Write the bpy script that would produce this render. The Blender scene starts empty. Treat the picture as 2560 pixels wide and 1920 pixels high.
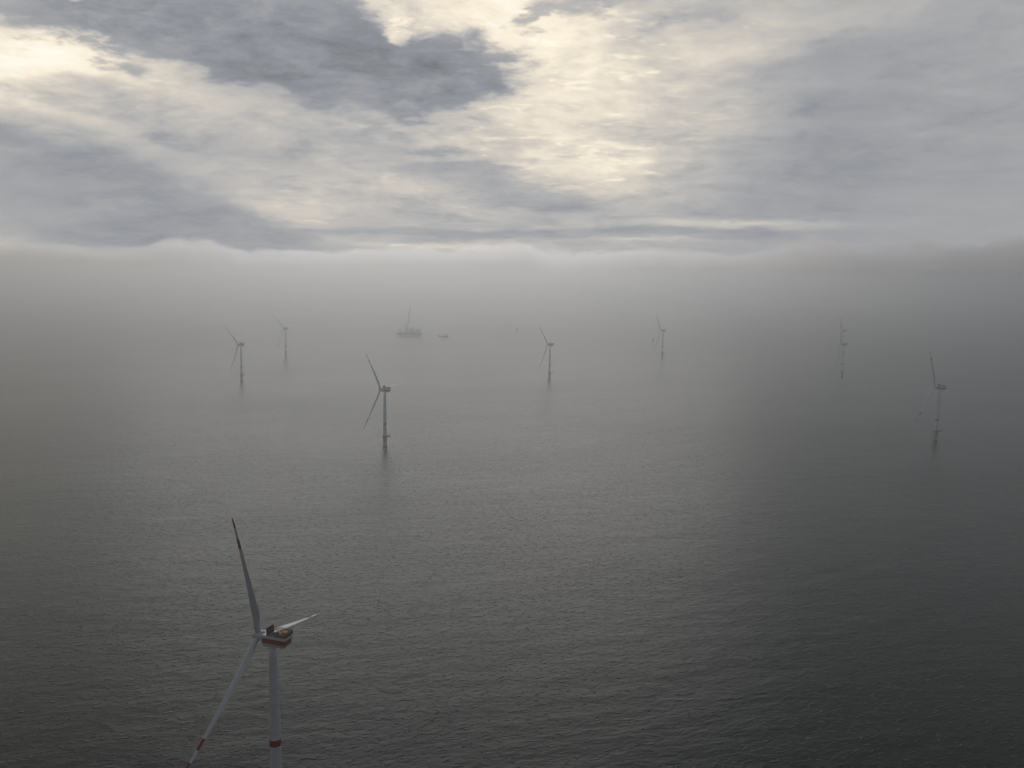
import bpy, bmesh, math, random
from mathutils import Vector, Matrix, Euler
R = math.radians
sc = bpy.context.scene
col = sc.collection

# ------------------------------------------------------------------ camera
CAM_H = 280.6
F_PX = 2076.0                      # focal length in pixels of a 2560 px wide frame
PITCH, ROLL = R(7.454), R(0.6494)
cp, sp = math.cos(PITCH), math.sin(PITCH)
FW = Vector((0, cp, -sp)); RT0 = Vector((1, 0, 0)); UP0 = RT0.cross(FW)
RT = RT0 * math.cos(ROLL) + UP0 * math.sin(ROLL)
UP = -RT0 * math.sin(ROLL) + UP0 * math.cos(ROLL)
cd = bpy.data.cameras.new('camera'); cam = bpy.data.objects.new('camera', cd); col.objects.link(cam)
cd.sensor_width = 36.0; cd.lens = 36.0 * F_PX / 2560.0
cd.clip_start = 0.5; cd.clip_end = 120000.0
m = Matrix((RT, UP, -FW)).transposed().to_4x4(); m.translation = (0, 0, CAM_H)
cam.matrix_world = m
sc.camera = cam

# ------------------------------------------------------------------ render settings
sc.view_settings.view_transform = 'Standard'; sc.view_settings.look = 'None'
sc.view_settings.exposure = -1.54      # a dull, underexposed morning; sc.view_settings.gamma = 1.0
sc.render.engine = 'CYCLES'
cy = sc.cycles
cy.max_bounces = 16; cy.volume_bounces = 12; cy.diffuse_bounces = 3; cy.glossy_bounces = 3
cy.use_denoising = True
cy.sample_clamp_indirect = 6.0

SUN_AZ, SUN_EL = -5.0, 14.0         # degrees right of straight ahead, above the horizon

# ------------------------------------------------------------------ node helpers
class NT:
    def __init__(s, tree): s.t = tree; s.n = tree.nodes; s.l = tree.links
    def node(s, kind, **kw):
        n = s.n.new(kind)
        for k, v in kw.items(): setattr(n, k, v)
        return n
    def put(s, sock, v):
        if isinstance(v, bpy.types.NodeSocket): s.l.new(v, sock)
        elif v is not None: sock.default_value = v
    def math(s, op, a, b=None, c=None, clamp=False):
        n = s.node('ShaderNodeMath', operation=op); n.use_clamp = clamp
        for i, v in enumerate((a, b, c)):
            if v is not None: s.put(n.inputs[i], v)
        return n.outputs[0]
    def vec(s, op, a, b=None, c=None):
        n = s.node('ShaderNodeVectorMath', operation=op)
        for i, v in enumerate((a, b, c)):
            if v is not None: s.put(n.inputs[i], v)
        return n.outputs['Value'] if op in ('DOT_PRODUCT', 'LENGTH') else n.outputs[0]
    def comb(s, x, y, z):
        n = s.node('ShaderNodeCombineXYZ')
        for i, v in enumerate((x, y, z)): s.put(n.inputs[i], v)
        return n.outputs[0]
    def sep(s, v):
        n = s.node('ShaderNodeSeparateXYZ'); s.put(n.inputs[0], v); return n.outputs
    def noise(s, v, scale, detail=6, rough=0.55, lac=2.0, dist=0.0):
        n = s.node('ShaderNodeTexNoise'); s.put(n.inputs['Vector'], v)
        n.inputs['Scale'].default_value = scale; n.inputs['Detail'].default_value = detail
        n.inputs['Roughness'].default_value = rough; n.inputs['Lacunarity'].default_value = lac
        n.inputs['Distortion'].default_value = dist
        return n
    def step(s, x, a, b, lo=0.0, hi=1.0):
        n = s.node('ShaderNodeMapRange', interpolation_type='SMOOTHSTEP')
        s.put(n.inputs[0], x); n.inputs[1].default_value = a; n.inputs[2].default_value = b
        n.inputs[3].default_value = lo; n.inputs[4].default_value = hi
        return n.outputs[0]
    def mixf(s, f, a, b):
        n = s.node('ShaderNodeMix', data_type='FLOAT'); s.put(n.inputs[0], f); s.put(n.inputs[2], a); s.put(n.inputs[3], b)
        return n.outputs[0]
    def mixc(s, f, a, b):
        n = s.node('ShaderNodeMix', data_type='RGBA'); s.put(n.inputs[0], f); s.put(n.inputs[6], a); s.put(n.inputs[7], b)
        return n.outputs[2]
    def ramp(s, f, stops, interp='LINEAR'):
        n = s.node('ShaderNodeValToRGB'); s.put(n.inputs[0], f)
        cr = n.color_ramp; cr.interpolation = interp
        while len(cr.elements) > 1: cr.elements.remove(cr.elements[0])
        cr.elements[0].position = stops[0][0]; cr.elements[0].color = (*stops[0][1], 1)
        for p, c in stops[1:]:
            e = cr.elements.new(p); e.color = (*c, 1)
        return n.outputs[0]

def sky_dir(px, py):               # a direction given by where it stands in the 2560 x 1920 frame -> azimuth, elevation in degrees
    d = (RT * ((px - 1280) / F_PX) - UP * ((py - 960) / F_PX) + FW).normalized()
    return math.degrees(math.atan2(d.x, d.y)), math.degrees(math.asin(d.z))

# ------------------------------------------------------------------ sky: NISHITA daylight under a broken overcast
world = bpy.data.worlds.new('World'); sc.world = world; world.use_nodes = True
w = NT(world.node_tree); w.n.clear()
tc = w.node('ShaderNodeTexCoord')
dx, dy, dz = w.sep(w.vec('NORMALIZE', tc.outputs['Generated']))
az = w.math('MULTIPLY', w.math('ARCTAN2', dx, dy), 57.2958)
el = w.math('MULTIPLY', w.math('ARCSINE', dz), 57.2958)
zz = w.math('ADD', w.math('MAXIMUM', dz, 0.0), 0.22)
q = w.comb(w.math('DIVIDE', dx, zz), w.math('DIVIDE', dy, zz), w.math('MULTIPLY', dz, 3.0))   # where the ray meets the cloud deck
wn1 = w.noise(q, 1.5, 5, 0.55)
wn2 = w.noise(w.vec('ADD', q, (7.3, 2.1, 4.0)), 5.5, 9, 0.62)
wv = w.vec('ADD', w.vec('SCALE', w.vec('SUBTRACT', wn1.outputs['Color'], (0.5, 0.5, 0.5))),
           w.vec('SUBTRACT', wn2.outputs['Color'], (0.5, 0.5, 0.5)))
# SCALE node needs its own factor socket
for n in w.n:
    if n.type == 'VECT_MATH' and n.operation == 'SCALE': n.inputs['Scale'].default_value = 1.6
amp = w.math('MULTIPLY_ADD', w.math('MAXIMUM', el, 0.0), 0.075, 0.15)
warp = w.vec('MULTIPLY', wv, w.comb(w.math('MULTIPLY', amp, 5.2), w.math('MULTIPLY', amp, 2.6), 0.0))
p = w.vec('ADD', w.comb(az, el, 0.0), warp)

def blob(cx, cy, rx, ry, a, rot=0.0):
    u, v = sky_dir(cx, cy)
    mp = w.node('ShaderNodeMapping', vector_type='TEXTURE')
    w.put(mp.inputs['Vector'], p)
    mp.inputs['Location'].default_value = (u, v, 0)
    mp.inputs['Rotation'].default_value = (0, 0, R(rot))
    mp.inputs['Scale'].default_value = (rx / 36.2, ry / 36.2, 1)
    d = w.vec('DOT_PRODUCT', mp.outputs[0], mp.outputs[0])
    return w.math('MULTIPLY', w.math('POWER', 2.71828, w.math('MULTIPLY', d, -1.0)), a)
def total(blobs):
    s = None
    for b in blobs:
        o = blob(*b); s = o if s is None else w.math('ADD', s, o)
    return s

LIGHT = [(-860, 330, 500, 420, .50), (200, -150, 420, 120, 1.5), (60, 140, 240, 40, .46, 3), (280, 180, 200, 40, .12, -10), (1330, -30, 260, 150, .55), (1400, 170, 260, 130, .27, 20),  # first two glows centred out of view, added to brighten haze and sea
         (1640, 330, 260, 110, .12, 10), (1330, 320, 300, 110, .10), (1200, 470, 560, 50, .11), (700, 525, 120, 45, .20),
         (1420, 420, 260, 45, .12), (1640, 600, 120, 12, .22), (1850, 562, 230, 13, .20), (690, 617, 70, 9, .17), (1480, 395, 200, 40, .12),
         (1080, 613, 220, 8, .16), (760, 260, 330, 60, .04, -14), (1850, 150, 260, 60, .12, 12), (150, 290, 260, 24, .10, -14),
         (2330, 380, 420, 300, -.08), (1900, 460, 300, 120, -.06), (40, 560, 130, 110, .10), (980, 70, 40, 50, .30),
         (2560, 620, 220, 200, .03), (900, 620, 700, 60, .02)]
DARK = [(-40, 0, 480, 80, .95), (400, 40, 260, 80, .8, -8), (680, 100, 270, 115, .95, -14), (900, 190, 330, 75, .95, -8), (1140, 140, 170, 110, .85),
        (1100, 220, 190, 50, .45), (850, -10, 120, 90, .6), (985, 75, 40, 50, -.85), (1130, 10, 130, 40, -.7), (590, 55, 40, 26, -.6), (1060, 150, 110, 8, -.4, 6), (480, 100, 60, 20, -.35)]
MASS = [(130, 420, 330, 75, .85, -14), (400, 540, 330, 95, .9, -14), (150, 560, 260, 60, .5), (480, 600, 300, 35, .6), (640, 400, 230, 30, .35, -8)]
THIN = [(1500, 35, 170, 34, .9, -6), (305, 168, 70, 20, .9), (1220, 465, 250, 50, .85, -8), (1400, 512, 130, 18, .6), (1120, 425, 130, 16, .6),
        (1180, 585, 620, 13, .95), (1900, 590, 560, 20, .7), (2150, 300, 340, 60, .6, 16), (740, 380, 90, 14, .7), (1090, 378, 60, 10, .5),
        (1340, 60, 60, 18, .7, 10), (1370, 97, 50, 15, .6), (1300, 170, 70, 30, .5), (1950, 200, 220, 36, .5, 8), (1700, 90, 160, 22, .5, 8), (900, 340, 300, 30, .45, -6), (2200, 110, 260, 40, .4, 10)]
qw = w.vec('ADD', q, w.vec('MULTIPLY', wv, (.10, .10, .10)))
det1 = w.noise(w.vec('MULTIPLY', qw, (1.0, 1.25, 1.0)), 4.2, 9, 0.60, 2.1, 0.35).outputs['Fac']
det2 = w.noise(w.vec('ADD', qw, (3.0, 9.0, 1.0)), 13.0, 8, 0.62).outputs['Fac']
det3 = w.noise(w.vec('MULTIPLY_ADD', qw, (1.0, 2.0, 1.0), (11.0, 5.0, 2.0)), 8.0, 7, 0.6, 2.2, 0.2).outputs['Fac']
d1 = w.math('SUBTRACT', det1, 0.5); d2 = w.math('SUBTRACT', det2, 0.5)
hor = w.step(el, 1.0, 9.0)
glow = total(LIGHT)
lum = w.math('ADD', glow, 0.42)
tex = w.math('ADD', w.math('MULTIPLY', d1, 1.15), w.math('MULTIPLY', d2, 0.55))
tex = w.math('MULTIPLY', tex, w.math('MULTIPLY', w.math('MULTIPLY_ADD', hor, 0.5, 0.5), w.step(az, 6.0, 22.0, 1.0, 0.5)))
lum = w.math('MULTIPLY', lum, w.math('ADD', 1.0, tex))
# breaks in the deck let the light through as flecks, the more the brighter the place
fleck = w.math('MULTIPLY', w.step(det3, 0.53, 0.72), w.math('MULTIPLY_ADD', w.math('MAXIMUM', glow, 0.0), 0.62, w.step(az, 6.0, 20.0, 0.08, 0.01)))
lum = w.math('ADD', lum, w.math('MULTIPLY', fleck, w.step(az, -24.0, -8.0, 0.45, 1.0)))
mass = w.step(w.math('ADD', total(MASS), w.math('MULTIPLY', w.math('ADD', d1, d2), 0.8)), 0.15, 0.85)
lum = w.mixf(w.math('MULTIPLY', mass, 0.88), lum, w.math('MULTIPLY_ADD', d1, 0.22, 0.305))
thin = w.step(w.math('ADD', total(THIN), w.math('ADD', w.math('MULTIPLY', d2, 1.1), w.math('MULTIPLY', d1, .9))), 0.25, 0.85)
lum = w.mixf(w.math('MULTIPLY', thin, 0.8), lum, w.math('MULTIPLY_ADD', d1, 0.25, 0.335))
dsum = w.math('ADD', total(DARK), w.math('ADD', w.math('MULTIPLY', d2, 1.15), w.math('MULTIPLY', d1, 1.1)))
dark = w.step(dsum, 0.20, 0.95)
core = w.step(dsum, 0.55, 1.25, 0.05, -0.03)
left = w.step(az, -32.0, -10.0, 0.05, 0.0)
darkl = w.math('ADD', w.math('ADD', core, w.math('MULTIPLY_ADD', d1, 0.34, 0.278)), w.math('MULTIPLY_ADD', d2, 0.22, left))
lum = w.mixf(w.math('MULTIPLY', dark, 0.95), lum, darkl)
mist = w.step(total([(2620, 560, 380, 220, 1.0), (-60, 520, 230, 130, .8), (2300, 640, 500, 60, .5)]), 0.1, 0.9)
lum = w.mixf(w.math('MULTIPLY', mist, 0.75), lum, w.math('MULTIPLY_ADD', d1, 0.08, 0.375))
rim = w.math('MULTIPLY', w.math('MULTIPLY', dark, w.math('SUBTRACT', 1.0, dark)), w.math('MULTIPLY_ADD', w.math('MAXIMUM', glow, 0.0), 0.9, 0.12))
lum = w.math('ADD', lum, rim)
# overhead and behind the camera the overcast is thick and dull
back = w.step(dy, -0.65, 0.05)
lum = w.mixf(back, 0.12, lum)
right = w.math('MULTIPLY', w.step(az, 31.0, 50.0), w.step(el, 6.0, 18.0))  # sky out of view on the right, dimmed to darken haze and water
lum = w.mixf(w.math('MULTIPLY', w.step(el, 0.2, 1.2, 1.0, 0.0), w.step(dy, -0.3, 0.3)), lum, 0.95)     # glow added low behind the fog bank to brighten the haze
lum = w.mixf(w.math('MULTIPLY', right, 0.7), lum, 0.18)
high = w.step(el, 17.5, 28.0)
lum = w.mixf(w.math('MULTIPLY', high, 0.93), lum, 0.075)
lum = w.mixf(w.step(el, 42.0, 60.0), lum, 0.13)                           # unseen zenith lightened to brighten the upper faces of the blades
cloud = w.ramp(w.math('MULTIPLY', lum, 0.7), [(0.0, (0, 0, 0)), (0.14, (.190, .199, .219)), (0.21, (.288, .301, .330)), (0.30, (.436, .434, .434)),
                                               (0.42, (.635, .588, .528)), (0.60, (.940, .850, .690)), (0.85, (1.05, 1.0, .88))])
nish = w.node('ShaderNodeTexSky', sky_type='NISHITA'); nish.sun_disc = False
nish.sun_elevation = R(SUN_EL); nish.sun_rotation = R(SUN_AZ)
nish.altitude = 280; nish.dust_density = 2.0
bgs = 0.1
cloud10 = w.vec('SCALE', cloud); cloud10.node.inputs['Scale'].default_value = 2.92 / bgs
hole = w.step(w.math('ADD', total([(1400, 130, 110, 30, 1.0, 6)]), w.math('MULTIPLY', w.math('SUBTRACT', det2, 0.5), 2.2)), 0.75, 1.1)
mixsky = w.mixc(w.math('SUBTRACT', 1.0, w.math('MULTIPLY', hole, 0.35)), nish.outputs[0], cloud10)
bg = w.node('ShaderNodeBackground'); w.put(bg.inputs[0], mixsky); bg.inputs[1].default_value = bgs
out = w.node('ShaderNodeOutputWorld'); w.l.new(bg.outputs[0], out.inputs[0])

# ------------------------------------------------------------------ sun, filtered by the clouds
sl = bpy.data.lights.new('sun', 'SUN'); sl.energy = 1.2; sl.angle = R(40); sl.color = (1.0, 0.97, 0.95)
so = bpy.data.objects.new('sun', sl); col.objects.link(so)
sd = Vector((math.sin(R(SUN_AZ)) * math.cos(R(SUN_EL)), math.cos(R(SUN_AZ)) * math.cos(R(SUN_EL)), math.sin(R(SUN_EL))))
so.rotation_euler = sd.to_track_quat('Z', 'Y').to_euler()

# ------------------------------------------------------------------ materials
def mat(name, color, rough=0.5, metal=0.0, dirt=0.12, scale=0.35, bump=0.0):
    mt = bpy.data.materials.new(name); mt.use_nodes = True
    t = NT(mt.node_tree); b = t.n['Principled BSDF']
    g = t.node('ShaderNodeTexCoord')
    n = t.noise(t.vec('MULTIPLY', g.outputs['Object'], (1, 1, 0.3)), scale, 6, 0.6)
    k = t.math('MULTIPLY_ADD', n.outputs['Fac'], 2 * dirt, 1.0 - dirt)
    v = t.vec('SCALE', (color[0], color[1], color[2])); t.put(v.node.inputs['Scale'], k)
    t.put(b.inputs['Base Color'], v)
    b.inputs['Roughness'].default_value = rough; b.inputs['Metallic'].default_value = metal
    return mt
M = {
    'white': mat('white_paint', (.74, .76, .79), .22, dirt=.13),
    'red': mat('red_paint', (.34, .018, .020), .45, dirt=.15),
    'darkred': mat('dark_red_paint', (.15, .022, .022), .5, dirt=.2),
    'yellow': mat('yellow_paint', (.54, .37, .04), .5, dirt=.18),
    'orange': mat('orange_paint', (.70, .33, .05), .5, dirt=.18),
    'grey': mat('grey_steel', (.22, .23, .24), .5, .3, dirt=.2),
    'dark': mat('dark_steel', (.05, .055, .06), .6, dirt=.3),
    'growth': mat('marine_growth', (.022, .028, .02), .8, dirt=.5, scale=1.5),
    'hull': mat('hull_blue_paint', (.035, .06, .10), .45, dirt=.2, scale=.1),
    'hullred': mat('hull_red_paint', (.20, .04, .03), .5, dirt=.2, scale=.1),
    'deck': mat('deck_green_paint', (.10, .14, .12), .6, dirt=.2, scale=.1),
    'window': mat('window_glass', (.02, .025, .03), .1, dirt=.05),
}

# ------------------------------------------------------------------ mesh builder
class MB:
    """Collects shapes with a material each; build() links them as one mesh object."""
    def __init__(s): s.bm = bmesh.new(); s.mats = []
    def mi(s, name):
        if name not in s.mats: s.mats.append(name)
        return s.mats.index(name)
    def loft(s, rings, mname, closed=True, cap=True, smooth=True):
        bm = s.bm; names = mname if isinstance(mname, (list, tuple)) else [mname] * (len(rings) - 1)
        vs = [[bm.verts.new(v) for v in r] for r in rings]; n = len(rings[0])
        for i in range(len(rings) - 1):
            for j in range(n if closed else n - 1):
                nm = names[i] if not callable(names[i]) else names[i](j)
                f = bm.faces.new((vs[i][j], vs[i][(j + 1) % n], vs[i + 1][(j + 1) % n], vs[i + 1][j]))
                f.material_index = s.mi(nm); f.smooth = smooth
        if cap:
            f = bm.faces.new(list(reversed(vs[0]))); f.material_index = s.mi(names[0] if not callable(names[0]) else names[0](0))
            f = bm.faces.new(vs[-1]); f.material_index = s.mi(names[-1] if not callable(names[-1]) else names[-1](0))
        return s
    def lathe(s, prof, mname, c=(0, 0), seg=40, smooth=True):
        rings = [[(c[0] + r * math.cos(2 * math.pi * k / seg), c[1] + r * math.sin(2 * math.pi * k / seg), z) for k in range(seg)] for r, z in prof]
        return s.loft(rings, mname, smooth=smooth)
    def tube(s, a, b, r, mname, seg=8, r2=None):
        a, b = Vector(a), Vector(b); d = (b - a).normalized()
        x = d.orthogonal().normalized(); y = d.cross(x); r2 = r if r2 is None else r2
        ring = lambda c, rr: [c + rr * (math.cos(2 * math.pi * k / seg) * x + math.sin(2 * math.pi * k / seg) * y) for k in range(seg)]
        return s.loft([ring(a, r), ring(b, r2)], mname)
    def box(s, lo, hi, mname, bev=0.0):
        x0, y0, z0 = lo; x1, y1, z1 = hi
        if bev > 0:
            def ring(z, i):
                return [(x0 + i + bev, y0 + i, z), (x1 - i - bev, y0 + i, z), (x1 - i, y0 + i + bev, z), (x1 - i, y1 - i - bev, z),
                        (x1 - i - bev, y1 - i, z), (x0 + i + bev, y1 - i, z), (x0 + i, y1 - i - bev, z), (x0 + i, y0 + i + bev, z)]
            return s.loft([ring(z0, bev * .6), ring(z0 + bev, 0), ring(z1 - bev, 0), ring(z1, bev * .6)], mname, smooth=False)
        return s.loft([[(x0, y0, z), (x1, y0, z), (x1, y1, z), (x0, y1, z)] for z in (z0, z1)], mname, smooth=False)
    def build(s, name, parent=None):
        me = bpy.data.meshes.new(name); bmesh.ops.recalc_face_normals(s.bm, faces=s.bm.faces)
        s.bm.to_mesh(me); s.bm.free()
        for n in s.mats: me.materials.append(M[n])
        o = bpy.data.objects.new(name, me); col.objects.link(o)
        if parent is not None: o.parent = parent
        return o

def tag(o, label=None, cat=None, group=None, kind=None):
    if label: o['label'] = label
    if cat: o['category'] = cat
    if group: o['group'] = group
    if kind: o['kind'] = kind
    return o
def empty(name, loc=(0, 0, 0)):
    o = bpy.data.objects.new(name, None); col.objects.link(o); o.location = loc; return o
def sea_point(px, py):
    d = RT * ((px - 1280) / F_PX) - UP * ((py - 960) / F_PX) + FW
    k = -CAM_H / d.z
    return Vector((d.x * k, d.y * k, 0))

# ------------------------------------------------------------------ sea
def build_sea():
    me = bpy.data.meshes.new('sea'); bm = bmesh.new()
    X, Y0, Y1 = 30000, -4000, 34000
    xs = [-X, -6000, -1500, -400, 400, 1500, 6000, X]; ys = [Y0, 0, 300, 700, 1500, 4000, 10000, Y1]
    g = [[bm.verts.new((x, y, 0)) for x in xs] for y in ys]
    for i in range(len(ys) - 1):
        for j in range(len(xs) - 1): bm.faces.new((g[i][j], g[i][j + 1], g[i + 1][j + 1], g[i + 1][j]))
    bm.to_mesh(me); bm.free()
    mt = bpy.data.materials.new('sea_water'); mt.use_nodes = True
    t = NT(mt.node_tree); b = t.n['Principled BSDF']
    g = t.node('ShaderNodeNewGeometry').outputs['Position']
    def stretched(ang, sx, sy, off):
        mp = t.node('ShaderNodeMapping', vector_type='TEXTURE'); t.put(mp.inputs[0], g)
        mp.inputs['Location'].default_value = off; mp.inputs['Rotation'].default_value = (0, 0, R(ang)); mp.inputs['Scale'].default_value = (sx, sy, 1)
        return mp.outputs[0]
    big = t.noise(stretched(14, 55, 26, (0, 0, 0)), 1.0, 2, 0.5).outputs['Fac']
    mid = t.noise(stretched(12, 7.0, 3.6, (31, 7, 3)), 1.0, 3, 0.5, dist=.6).outputs['Fac']
    swl = t.noise(stretched(9, 20, 9.5, (5, 3, 8)), 1.0, 2, 0.5, dist=.3).outputs['Fac']
    gust = t.step(t.noise(stretched(30, 160, 70, (9, 2, 1)), 1.0, 3, 0.5).outputs['Fac'], 0.3, 0.7, 0.45, 1.25)
    brk = t.noise(stretched(17, 6.0, 2.2, (13, 57, 3)), 1.0, 2, 0.5, dist=.5).outputs['Fac']
    sml = t.noise(stretched(22, 2.6, 1.7, (3, 17, 9)), 1.0, 3, 0.6, dist=.3).outputs['Fac']
    # a few steeper wavelets stand out of the chop
    steep = t.step(brk, 0.57, 0.69)
    h = t.math('ADD', t.math('MULTIPLY_ADD', swl, 0.4, t.math('MULTIPLY', big, 1.0)), t.math('ADD', t.math('MULTIPLY', mid, 0.32), t.math('MULTIPLY', t.math('MULTIPLY', steep, gust), 0.60)))
    h = t.math('ADD', h, t.math('MULTIPLY', t.math('MULTIPLY', sml, gust), 0.20))
    bp = t.node('ShaderNodeBump'); bp.inputs['Distance'].default_value = 1.0; bp.inputs['Strength'].default_value = 1.0
    t.put(bp.inputs['Height'], h)
    t.put(b.inputs['Normal'], bp.outputs[0])
    pat = t.noise(stretched(5, 700, 260, (0, 0, 0)), 1.0, 4, 0.5).outputs['Fac']
    t.put(b.inputs['Base Color'], t.mixc(pat, (.004, .017, .011, 1), (.006, .021, .013, 1)))
    t.put(b.inputs['Roughness'], t.math('MULTIPLY_ADD', pat, 0.12, 0.26))
    b.inputs['IOR'].default_value = 1.333
    me.materials.append(mt)
    o = bpy.data.objects.new('sea', me); col.objects.link(o); tag(o, kind='structure')
build_sea()

# ------------------------------------------------------------------ wind turbine
HUB_Z, OVER, ROTOR_R, TILT = 95.0, 8.4, 70.5, R(5)
TOWER_TOP, DECK_Z = 92.0, 18.6

def railing(mb, pts, z, h, mname, closed=True, gap=1.5, r=.06, rails=(.5, 1.0)):
    P = [Vector((a, b, z)) for a, b in pts]; n = len(P)
    for i in range(n if closed else n - 1):
        a, b = P[i], P[(i + 1) % n]; L = (b - a).length; k = max(1, round(L / gap))
        for q in range(k):
            c = a.lerp(b, q / k); mb.tube(c, c + Vector((0, 0, h)), r, mname, 6)
        for f in rails:
            up = Vector((0, 0, h * f)); mb.tube(a + up, b + up, r * .9, mname, 6)

def foundation(mb, top=DECK_Z):
    mb.lathe([(3.15, -6), (3.15, 1.6), (3.16, 3.4), (3.15, 3.41), (3.15, top - 1.2), (3.5, top - 1.1), (3.5, top - .55), (3.15, top - .5), (3.15, top)],
             ['growth', 'growth', 'growth', 'yellow', 'yellow', 'yellow', 'yellow', 'yellow'])

def deck_outline(r=5.0, ext=8.6, hw=2.6):
    a0 = math.asin(hw / r); pts = [(ext, -hw), (ext, hw)]
    for k in range(25):
        a = a0 + (2 * math.pi - 2 * a0) * k / 24; pts.append((r * math.cos(a), r * math.sin(a)))
    return pts

def platform_parts(root):
    pts = deck_outline()
    mb = MB(); mb.loft([[(x, y, DECK_Z - .8) for x, y in pts], [(x, y, DECK_Z) for x, y in pts]], 'dark', smooth=False)
    for k in range(6):
        a = k * math.pi / 3 + .3
        mb.tube((3.1 * math.cos(a), 3.1 * math.sin(a), DECK_Z - 3), (4.7 * math.cos(a), 4.7 * math.sin(a), DECK_Z - .5), .16, 'yellow')
    deck = mb.build('platform', root)
    mb = MB(); railing(mb, pts, DECK_Z, 1.3, 'grey', r=.08); mb.build('railing', deck)
    mb = MB()
    mb.lathe([(.28, DECK_Z), (.24, DECK_Z + 3.2)], 'yellow', (6.8, 1.6), 12)
    mb.tube((6.8, 1.6, DECK_Z + 3.0), (10.0, .4, DECK_Z + 4.0), .17, 'yellow'); mb.tube((10, .4, DECK_Z + 4), (10, .4, DECK_Z + 2.2), .03, 'dark')
    mb.box((6.3, 1.2, DECK_Z + .9), (6.75, 2.0, DECK_Z + 1.8), 'yellow', .05)
    mb.build('davit_crane', root)
    mb = MB()                                                        # boat landing: two fenders and a ladder between
    for y in (-.9, .9):
        mb.tube((-4.4, y, -2.5), (-4.4, y, 8.5), .26, 'yellow')
        for z in (.6, 4.2, 8.0): mb.tube((-3.0, y * .8, z), (-4.4, y, z), .17, 'yellow')
    for y in (-.3, .3): mb.tube((-4.0, y, -1.5), (-4.0, y, DECK_Z - .5), .06, 'yellow', 6)
    for k in range(34): mb.tube((-4.0, -.3, -1 + k * .56), (-4.0, .3, -1 + k * .56), .035, 'yellow', 5)
    mb.build('boat_landing', root)

def blade_mesh():
    """Span along +Z from the hub centre, upwind along +X, feathered chord, bent towards the wind."""
    mb = MB(); rings = []; zs = []; N = 28
    S = [1.9, 3, 4.5, 6.5, 9, 12, 15, 18, 22, 26, 30, 34, 38, 42, 46, 50, 52.9, 53, 56, 58.7, 58.8, 61, 64.5, 64.6, 67, 69, 70.1, 70.5]
    for s in S:
        t = s / ROTOR_R
        ch = (3.0 if s < 4 else 3.0 + 1.5 * min(1, (s - 4) / 10) ** 1.3 if s < 15 else 4.5 - 3.3 * ((s - 15) / (66 - 15)) ** .85 if s < 66 else 1.2 * math.sqrt(max(0.02, 1 - ((s - 66) / 4.55) ** 2)))
        rnd = 1.0 if s < 4 else max(0, 1 - (s - 4) / 9)                       # round root -> aerofoil
        th = (1.0 * rnd + (1 - rnd) * (.36 - .2 * min(1, max(0, (t - .15) / .6))))
        tw = R(93 - 14 * max(0, 1 - t / .75) ** 1.3)
        cx = 2.6 * t + 2.1 * t * t                                            # cone and pre-bend
        r = []
        for k in range(N):
            a = 2 * math.pi * k / N
            c = math.cos(a) * .5                                              # chordwise -.5 (trailing) .. .5 (leading)
            e = math.sin(a) * .5 * th * (1 - (1 - rnd) * .75 * max(0, -c + .1)) + (1 - rnd) * .03 * (1 - 4 * c * c)
            c -= (1 - rnd) * .18
            x, y = ch * e, ch * c
            # rotate the chord from tangential (y) to the wind axis (x)
            X = x * math.cos(tw) + y * math.sin(tw); Y = -x * math.sin(tw) + y * math.cos(tw)
            r.append((cx + X, Y, s))
        rings.append(r)
    names = []
    for i in range(len(S) - 1):
        mid = .5 * (S[i] + S[i + 1]); names.append('red' if 52.95 < mid < 58.75 or mid > 64.55 else 'white')
    mb.loft(rings, names)
    return mb

def rotor_matrix(psi, phi, k):
    a = Vector((math.cos(psi) * math.cos(TILT), math.sin(psi) * math.cos(TILT), math.sin(TILT)))
    side = Vector((0, 0, 1)).cross(a).normalized(); up = a.cross(side)
    an = phi + k * 2 * math.pi / 3
    e = math.cos(an) * up + math.sin(an) * side
    tan = e.cross(a)
    m = Matrix((a, tan, e)).transposed().to_4x4()
    m.translation = Vector((0, 0, HUB_Z)) + OVER * a
    return m

def nacelle_mesh():
    mb = MB()
    # half-profile (y, z): from keel to roof; the red stripe is the third row
    def ring(x, w, zt, zb, keel):
        half = [(w * .6, zb - .6 + keel), (w * .94, zb + .5 + keel), (w, 93.5), (w, 96.1), (w, zt - .4), (w * .93, zt)]
        return [(x, y, z) for y, z in half] + [(x, -y, z) for y, z in reversed(half)]
    R_ = [ring(5.4, 2.3, 97.0, 92.6, .3), ring(4.2, 3.1, 97.6, 92.2, 0), ring(-7.2, 3.4, 97.7, 92.0, .15), ring(-8.7, 3.2, 97.6, 92.5, .3), ring(-9.5, 2.5, 97.4, 92.9, .4)]
    def stripe(j): return 'red' if j in (2, 8) else 'white'
    mb.loft(R_, [lambda j: 'white', stripe, stripe, stripe], cap=False, smooth=False)
    v = R_[-1]
    q = [(v[i], v[i + 1], v[10 - i], v[11 - i]) for i in range(5)]
    for i, f in enumerate(q):                                        # flat rear end, striped like the sides
        vs = [mb.bm.verts.new(c) for c in f]; ff = mb.bm.faces.new(vs); ff.material_index = mb.mi('red' if i == 2 else 'white')
    vs = [mb.bm.verts.new(c) for c in R_[0]]; ff = mb.bm.faces.new(vs); ff.material_index = mb.mi('white')
    # yaw bearing collar under the nacelle
    mb.lathe([(2.35, 91.9), (2.45, 92.3), (2.6, 92.9)], 'white', (0, 0), 32)
    return mb

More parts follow.
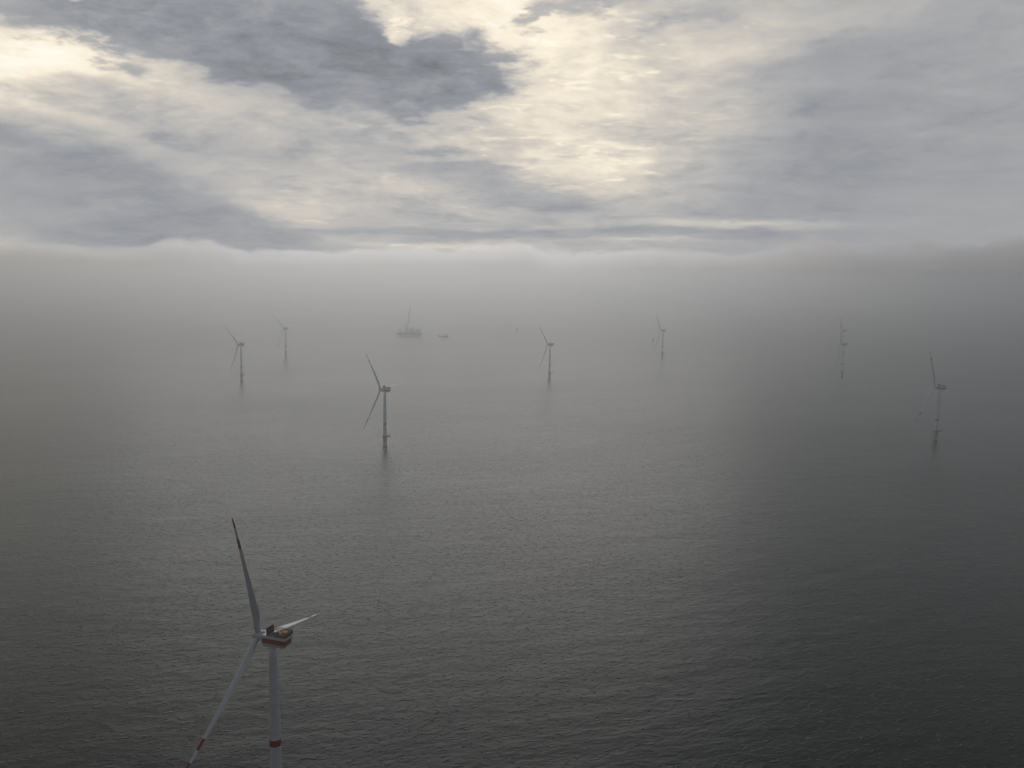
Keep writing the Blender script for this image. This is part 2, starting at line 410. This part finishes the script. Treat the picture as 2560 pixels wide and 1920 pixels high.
def build_turbine(name='wind_turbine'):
    root = empty(name)
    mb = MB(); foundation(mb); mb.build('foundation', root)
    platform_parts(root)
    mb = MB()
    mb.lathe([(3.02, DECK_Z), (3.0, 19.2), (2.98, 37.0), (2.97, 37.05), (2.95, 40.6), (2.94, 40.65), (2.62, 62), (2.18, 84), (1.98, 92.0)],
             ['white', 'white', 'white', 'red', 'white', 'white', 'white', 'white'], seg=48)
    tw = mb.build('tower', root)
    mb = MB(); mb.box((2.7, -.5, DECK_Z + .1), (3.12, .5, DECK_Z + 2.4), 'grey', .06); mb.build('door', tw)
    nac = nacelle_mesh().build('nacelle', root); nac['yaw'] = 1
    mb = MB()                                                        # tall cooler panel across the roof
    mb.box((1.1, -2.9, 97.5), (1.7, 2.9, 98.1), 'darkred', .04); mb.box((1.15, -3.0, 98.1), (1.65, 3.0, 101.6), 'darkred', .08)
    for k in range(7): mb.box((1.66, -2.7 + k * .8, 98.4), (1.72, -2.2 + k * .8, 101.3), 'dark')
    for y in (-2.4, 2.4): mb.tube((1.2, y, 100.8), (-1.2, y, 97.7), .09, 'darkred')
    mb.build('cooler_panel', nac)
    mb = MB(); mb.box((-9.9, -3.5, 97.72), (-3.6, 3.5, 98.0), 'darkred', .05)
    mb.box((-9.2, -2.9, 98.0), (-4.6, 2.2, 98.5), 'orange', .05); mb.box((-8.0, -2.4, 98.5), (-5.4, .2, 99.3), 'orange', .12)
    mb.build('hoist_platform', nac)
    mb = MB(); fence = [(-9.8, -3.4), (-9.8, 3.4), (.9, 3.4), (.9, -3.4)]
    railing(mb, fence, 97.7, 2.3, 'darkred', gap=.6, r=.11, rails=(.3, .65, 1.0)); mb.build('railing', nac)
    mb = MB(); mb.box((-3.2, -1.4, 97.7), (-.6, 1.3, 98.7), 'grey', .15); mb.box((-2.6, -1.0, 98.7), (-1.2, .8, 99.15), 'white', .1)
    mb.build('roof_hatch', nac)
    mb = MB()                                                        # spinner, built about the tilted rotor axis
    prof = [(2.35, -3.0), (2.55, -2.2), (2.75, -.8), (2.75, .8), (2.45, 2.0), (1.8, 2.9), (.9, 3.4), (.15, 3.55)]
    mb.lathe(prof, 'white', seg=36)
    hub = mb.build('hub', root)
    mb = blade_mesh(); b0 = mb.build('blade', root)
    b1 = b0.copy(); b2 = b0.copy()
    for b in (b1, b2): col.objects.link(b)
    pose(root, 0, 0)
    return root

def kids(o): return [c for c in bpy.data.objects if c.parent == o]
def base_name(o): return o.name.split('.')[0]
def pose(root, psi, phi):
    bl = sorted([c for c in kids(root) if base_name(c) == 'blade'], key=lambda o: o.name)
    for k, b in enumerate(bl): b.matrix_local = rotor_matrix(psi, phi, k)
    for c in kids(root):
        if base_name(c) == 'nacelle': c.matrix_local = Matrix.Rotation(psi, 4, 'Z')
        if base_name(c) == 'hub':
            m = rotor_matrix(psi, phi, 0)
            a, t, e = m.col[0].to_3d(), m.col[1].to_3d(), m.col[2].to_3d()
            n = Matrix((e, t, a)).transposed()
            if n.determinant() < 0: n = Matrix((t, e, a)).transposed()
            n = n.to_4x4(); n.translation = m.translation; c.matrix_local = n
def copy_tree(o, parent=None):
    c = o.copy(); col.objects.link(c); c.parent = parent
    for ch in kids(o): copy_tree(ch, c)
    return c

TURBINES = [
    # base x, y of the 2560 frame (None: given point), yaw, rotor angle, platform heading, label
    (None, 161.6, 16.3, 0, "nearest wind turbine, its tower and lowest blade cut off by the photo's bottom edge"),
    ((963, 1118.6), 152, 32.2, 8, 'white wind turbine with yellow foundation and three clear blades, behind the nearest turbine'),
    ((2338.2, 1103.5), 129, 26.0, -10, 'grey hazy wind turbine with a yellow foundation, rightmost in the photo'),
    ((604.6, 953.6), 157, 43.2, 0, 'hazy grey wind turbine farthest left in the photo'),
    ((1373.8, 948.4), 144, 39.6, 0, 'hazy wind turbine just right of the photo centre, standing alone in open water'),
    ((1655.2, 895), 146, 36.4, 5, 'faint distant wind turbine with a bare foundation stub beside its left blade'),
    ((715, 893), 148, 43.0, 0, 'faint distant wind turbine just right of and behind the leftmost turbine'),
    ((2104.5, 944), 151, 27.5, 0, 'nearer of the two overlapping hazy wind turbines, its upper blade crossing the tower behind'),
    ((2106, 892), 147, 41.4, 0, 'fainter of the two overlapping hazy wind turbines, its tower hidden behind the nearer one'),
]
proto = build_turbine()
for i, (b, psi, phi, head, label) in enumerate(TURBINES):
    o = proto if i == 0 else copy_tree(proto)
    o.location = Vector((-121.0, 404.1, 0)) if b is None else sea_point(*b)
    o.rotation_euler = (0, 0, R(head))
    pose(o, R(psi - head), R(phi))
    tag(o, label, 'wind turbine', 'wind turbines in the sea')

# ------------------------------------------------------------------ bare foundations waiting for their towers
def build_stub():
    root = empty('turbine_foundation')
    mb = MB(); foundation(mb, 18.6); mb.build('pile', root)
    platform_parts(root)
    return root
stub = build_stub()
stub.location = sea_point(1632.3, 856.5)
tag(stub, 'bare turbine foundation without a tower, left of the faint turbine right of centre', 'foundation', 'bare turbine foundations')
s2 = copy_tree(stub); s2.location = sea_point(1292, 831.5)
tag(s2, 'tiny bare turbine foundation alone in the fog at the photo centre', 'foundation', 'bare turbine foundations')

# ------------------------------------------------------------------ installation vessel with its crane
def hull_rings(L, B, D, z0, bow=.18, mname='hull'):
    rings = []
    for z, k in ((z0, .86), (z0 + D * .4, .96), (z0 + D, 1.0)):
        b = B * .5 * (k if z == z0 else 1); l = L * .5 * k
        rings.append([(-l, -b * .96, z), (l * (1 - 2 * bow), -b, z), (l * (1 - bow * .7), -b * .7, z), (l, -b * .12, z), (l, b * .12, z), (l * (1 - bow * .7), b * .7, z), (l * (1 - 2 * bow), b, z), (-l, b * .96, z)])
    return rings
def build_vessel():
    root = empty('crane_vessel')
    mb = MB(); mb.loft(hull_rings(118, 40, 12.5, 3.0), ['hullred', 'hull'], smooth=False); mb.build('hull', root)
    mb = MB(); mb.box((-56, -18.5, 15.5), (38, 18.5, 15.9), 'deck'); mb.build('deck', root)
    for x in (-44, 34):
        for y in (-16, 16):
            mb = MB()
            for ax, ay in ((-2.4, -2.4), (2.4, -2.4), (2.4, 2.4), (-2.4, 2.4)): mb.tube((x + ax, y + ay, -8), (x + ax, y + ay, 34), .75, 'grey')
            for z in range(-6, 34, 5):
                for (a, b) in (((-2.4, -2.4), (2.4, -2.4)), ((2.4, -2.4), (2.4, 2.4)), ((2.4, 2.4), (-2.4, 2.4)), ((-2.4, 2.4), (-2.4, -2.4))):
                    mb.tube((x + a[0], y + a[1], z), (x + b[0], y + b[1], z + 5), .3, 'grey', 6)
            leg = mb.build('leg', root)
            mb = MB(); mb.box((x - 4.2, y - 4.2, 15.9), (x + 4.2, y + 4.2, 23), 'white', .5); mb.build('jack_house', leg)
    mb = MB()
    for k in range(4): mb.box((40 - k * .8 - 2, -16 + k, 15.5 + k * 3.2), (54 - k * 1.2, 16 - k, 18.6 + k * 3.2), 'white', .3)
    mb.box((38, -14.5, 28.4), (50, 14.5, 31.4), 'white', .3)
    dh = mb.build('deckhouse', root)
    mb = MB()
    for k in range(4): mb.box((54.05 - k * 1.2, -13 + k, 16.6 + k * 3.2), (54.15 - k * 1.2, 13 - k, 17.7 + k * 3.2), 'window')
    mb.build('window_band', dh)
    mb = MB(); mb.lathe([(10.5, 31.6), (10.8, 32.2)], 'deck', (55, 0), 24)
    for y in (-6, 6): mb.tube((50, y, 24), (58, y, 31.6), .4, 'grey')
    mb.build('helideck', root)
    # main crane with raised lattice boom
    mb = MB(); mb.lathe([(5.2, 15.9), (5.0, 26), (6.6, 28), (6.6, 29.5)], 'grey', (-14, 4), 28)
    mb.box((-23, -1.5, 29.5), (-9, 9.5, 36), 'grey', .4); cr = mb.build('crane', root)
    mb = MB(); b0 = Vector((-11, 4, 33)); b1 = Vector((5.5, -6, 141)); ax = (b1 - b0).normalized()
    sx = ax.cross(Vector((0, 1, 0))).normalized(); sy = ax.cross(sx); n = 22
    cs = [(-1, -1), (1, -1), (1, 1), (-1, 1)]
    P = lambda t, c: b0.lerp(b1, t) + (sx * c[0] + sy * c[1]) * (1.9 * (1 - .55 * abs(2 * t - .7)) if t < .98 else .8)
    for c in cs:
        for k in range(n): mb.tube(P(k / n, c), P((k + 1) / n, c), .62, 'grey', 6)
    for k in range(n):
        for q in range(4): mb.tube(P(k / n, cs[q]), P((k + 1) / n, cs[(q + 1) % 4]), .38, 'grey', 5)
    mb.build('boom', cr)
    mb = MB(); A = Vector((-24, 6, 62))
    for y in (0, 9): mb.tube((-13, y, 36), A, .7, 'grey'); mb.tube((-22, y, 36), A, .6, 'grey')
    mb.build('mast_frame', cr)
    mb = MB(); mb.tube(A, b1, .14, 'dark'); mb.tube(A + Vector((0, 1.5, 0)), b1 + Vector((0, 1, 0)), .14, 'dark')
    hk = Vector((b1.x + 1, b1.y, 70)); mb.tube(b1, hk, .14, 'dark'); mb.box((hk.x - 1.2, hk.y - 1.2, 66), (hk.x + 1.2, hk.y + 1.2, 70), 'dark', .2)
    mb.build('cable', cr)
    random.seed(4)                                                   # cargo, racks and winches on the working deck
    for k in range(16):
        x, y = random.uniform(-36, 26), random.choice((-13, -9, 11, 15)) + random.uniform(-1, 1); l, h = random.uniform(2, 6), random.uniform(2, 6.5)
        mb = MB(); mb.box((x, y - 1.5, 15.95), (x + l, y + 1.5, 15.95 + h), random.choice(('grey', 'hull', 'hullred', 'dark')), .1); mb.build('deck_rack', root)
    mb = MB()
    mb.lathe([(1.6, 15.9), (1.5, 30)], 'grey', (20, -12), 14); mb.tube((20, -12, 29), (-6, -14, 40), .9, 'grey', r2=.4); mb.build('deck_crane', root)
    return root
vs = build_vessel(); vs.location = sea_point(1024, 840.0); vs.rotation_euler = (0, 0, R(-4))
tag(vs, 'big grey crane vessel with a tall raised lattice boom, faint in the fog', 'crane vessel')
for k in range(3):                                                     # tower sections carried upright on the deck
    mb = MB(); mb.lathe([(2.9, 0), (2.7, 26), (2.2, 26.1), (2.2, 26.5)], 'white', seg=24)
    o = mb.build('tower_section'); x = 4 + k * 8.5; y = -6 + 4 * (k % 2)
    o.location = vs.matrix_world @ Vector((0, 0, 0)) + Matrix.Rotation(R(-4), 3, 'Z') @ Vector((x, y, 15.9)) + Vector(sea_point(1024, 840.0)) - (vs.matrix_world @ Vector((0, 0, 0)))
    tag(o, 'pale tower section standing upright on the deck of the crane vessel', 'tower section', 'tower sections on the crane vessel')

def build_supply():
    root = empty('supply_boat')
    mb = MB()
    L, B = 58.0, 13.0
    rings = []
    for z, k in ((-1.5, .9), (1.5, .97), (5.0, 1.0)):
        l, b = L / 2 * k, B / 2 * k
        sheer = lambda x: z + (2.6 * max(0, (x - 6) / 23) if z > 4 else 0)
        r = [(-l, -b), (l * .55, -b), (l * .82, -b * .62), (l, -b * .06), (l, b * .06), (l * .82, b * .62), (l * .55, b), (-l, b)]
        rings.append([(x, y, sheer(x)) for x, y in r])
    mb.loft(rings, ['hullred', 'hull'], smooth=False); mb.build('hull', root)
    mb = MB(); mb.box((11, -5.4, 5.6), (21.5, 5.4, 9.0), 'white', .25); mb.box((12, -4.8, 9.0), (20.3, 4.8, 11.8), 'white', .25); mb.box((12.6, -4.3, 11.8), (19.6, 4.3, 14.4), 'white', .3)
    wh = mb.build('wheelhouse', root)
    mb = MB(); mb.box((19.61, -3.8, 12.7), (19.68, 3.8, 13.8), 'window')
    for y in (-4.36, 4.3): mb.box((13.4, y, 12.7), (19.0, y + .06, 13.8), 'window')
    mb.build('window_band', wh)
    mb = MB(); mb.tube((15, 0, 14.4), (15, 0, 21.5), .22, 'white', r2=.1); mb.tube((15, -1.8, 18.5), (15, 1.8, 18.5), .08, 'white'); mb.build('mast', root)
    for y in (-3.6, 3.6):
        mb = MB(); mb.box((8.0, y - .8, 5.2), (9.8, y + .8, 10.5), 'hull', .2); mb.build('funnel', root)
    mb = MB(); railing(mb, [(-28, -6.1), (-28, 6.1), (9, 6.1), (9, -6.1)], 5.0, 1.3, 'grey', gap=2.4, r=.09); mb.build('railing', root)
    return root
sb = build_supply(); sb.location = sea_point(1109, 842.8); sb.rotation_euler = (0, 0, R(-50)); sb.scale = (1.2, 1.2, 1.2)
tag(sb, 'low dark supply boat with its wheelhouse at the right end, right of the crane vessel', 'boat')

# ------------------------------------------------------------------ sea fog: one closed box of even air
HAZE_TOP = 296.0
def volume_mat(name, color, density, aniso):
    mt = bpy.data.materials.new(name); mt.use_nodes = True
    t = NT(mt.node_tree); t.n.clear()
    v = t.node('ShaderNodeVolumePrincipled'); v.inputs['Color'].default_value = (*color, 1)
    v.inputs['Density'].default_value = density; v.inputs['Anisotropy'].default_value = aniso
    o = t.node('ShaderNodeOutputMaterial'); t.l.new(v.outputs[0], o.inputs['Volume'])
    return mt
M['haze'] = volume_mat('sea_haze', (.946, .960, .973), 0.00030, 0.77)
M['fog'] = volume_mat('fog_bank', (.968, .967, .968), 0.0011, 0.82)
v = NT(M['fog'].node_tree)                                             # ragged, wispy fog: the density wanders
gp = v.node('ShaderNodeNewGeometry').outputs['Position']
fn = v.noise(v.vec('MULTIPLY', gp, (1 / 210, 1 / 210, 1 / 95)), 1.0, 5, 0.62, 2.1).outputs['Fac']
fz = v.sep(gp)[2]
low = v.step(fz, HAZE_TOP + 70, HAZE_TOP + 290, 0.25, 0.44)               # heads a little thinner than the base
v.put(v.n['Principled Volume'].inputs['Density'], v.math('MULTIPLY', v.step(v.math('SUBTRACT', fn, low), 0.0, 0.30), 0.0018))
cy.volume_step_rate = 0.08; cy.volume_max_steps = 384
mb = MB(); mb.box((-31000, -4500, -1.0), (31000, 35000, HAZE_TOP), 'haze'); hz = mb.build('haze'); tag(hz, kind='stuff')

# the lumpy top of the fog bank that lies far out on the haze layer
def fog_bank():
    mb = MB(); rings = []
    import numpy as np
    rng = np.random.default_rng(11)
    azs = np.linspace(-62, 62, 700); rr = np.concatenate([np.linspace(4400, 7000, 48), [7600, 8600, 10000, 12000, 14500, 17500, 21000]])
    A, RR = np.meshgrid(np.radians(azs), rr); X, Y = RR * np.sin(A), RR * np.cos(A)
    # where the bank swells (azimuth, width, height), each swell made of many round heads
    SWELL = [(-20.8, 2.0, 80), (-16.0, 2.2, 25), (-25, 2.5, 20), (-8, 5, 40), (-1.0, 2.0, 70), (3.0, 4, 45), (10, 5, 45), (19.3, 2.3, 120), (23.2, 1.6, 60), (26.0, 1.8, 85), (33, 5, 125), (-34, 6, 40)]
    def swell(a): return 84 + sum(h * np.exp(-((a - c) / wd) ** 2) for c, wd, h in SWELL)
    Z = np.zeros_like(X)
    for n, lo, hi, sh in ((190, 140, 280, .50), (560, 70, 150, .65), (2000, 30, 75, .75)):
        for _ in range(n):
            a, r = rng.uniform(-62, 62), rng.uniform(4650, 6750); rho = rng.uniform(lo, hi)
            top = swell(a) * r / 5400 * rng.uniform(sh, 1.18)
            cx, cy_ = r * math.sin(R(a)), r * math.cos(R(a))
            j0, j1 = np.searchsorted(azs, a - math.degrees(rho / r) - .2), np.searchsorted(azs, a + math.degrees(rho / r) + .2)
            i0, i1 = np.searchsorted(rr, r - rho - 60), np.searchsorted(rr, r + rho + 60)
            d2 = ((X[i0:i1, j0:j1] - cx) ** 2 + (Y[i0:i1, j0:j1] - cy_) ** 2) / rho ** 2
            cap = np.sqrt(np.clip(1 - d2, 0, None)); top *= 1.2; hgt = min(top, rho * .8)
            Z[i0:i1, j0:j1] = np.maximum(Z[i0:i1, j0:j1], np.where(d2 < 1, top - hgt * (1 - cap), 0))
    Z[44:] = np.maximum(Z[44:], 70 + 30 * np.sin(X[44:] / 700) * np.cos(Y[44:] / 900))       # the bank goes on, lower, to the horizon
    Z = np.maximum(Z, 2.0)
    for _ in range(2):                                               # slightly soften the creases between heads
        Z[1:-1, 1:-1] = .5 * Z[1:-1, 1:-1] + .125 * (Z[:-2, 1:-1] + Z[2:, 1:-1] + Z[1:-1, :-2] + Z[1:-1, 2:])
    Z[0] = Z[-1] = 1.0; Z[:, 0] = Z[:, -1] = 1.0
    verts = [[(float(X[i, j]), float(Y[i, j]), HAZE_TOP + .05 + float(Z[i, j])) for j in range(len(azs))] for i in range(len(rr))]
    bm = mb.bm; mb.mi('fog')
    T = [[bm.verts.new(v) for v in row] for row in verts]
    Bv = [[bm.verts.new((v[0], v[1], HAZE_TOP + .05)) for v in row] for row in verts]
    nr, na = len(rr), len(azs)
    for i in range(nr - 1):
        for j in range(na - 1):
            bm.faces.new((T[i][j], T[i][j + 1], T[i + 1][j + 1], T[i + 1][j])); bm.faces.new((Bv[i][j], Bv[i + 1][j], Bv[i + 1][j + 1], Bv[i][j + 1]))
    for j in range(na - 1):
        bm.faces.new((T[0][j], Bv[0][j], Bv[0][j + 1], T[0][j + 1])); bm.faces.new((T[-1][j], T[-1][j + 1], Bv[-1][j + 1], Bv[-1][j]))
    for i in range(nr - 1):
        bm.faces.new((T[i][0], T[i + 1][0], Bv[i + 1][0], Bv[i][0])); bm.faces.new((T[i][-1], Bv[i][-1], Bv[i + 1][-1], T[i + 1][-1]))
    o = mb.build('fog_bank'); tag(o, kind='stuff')
fog_bank()
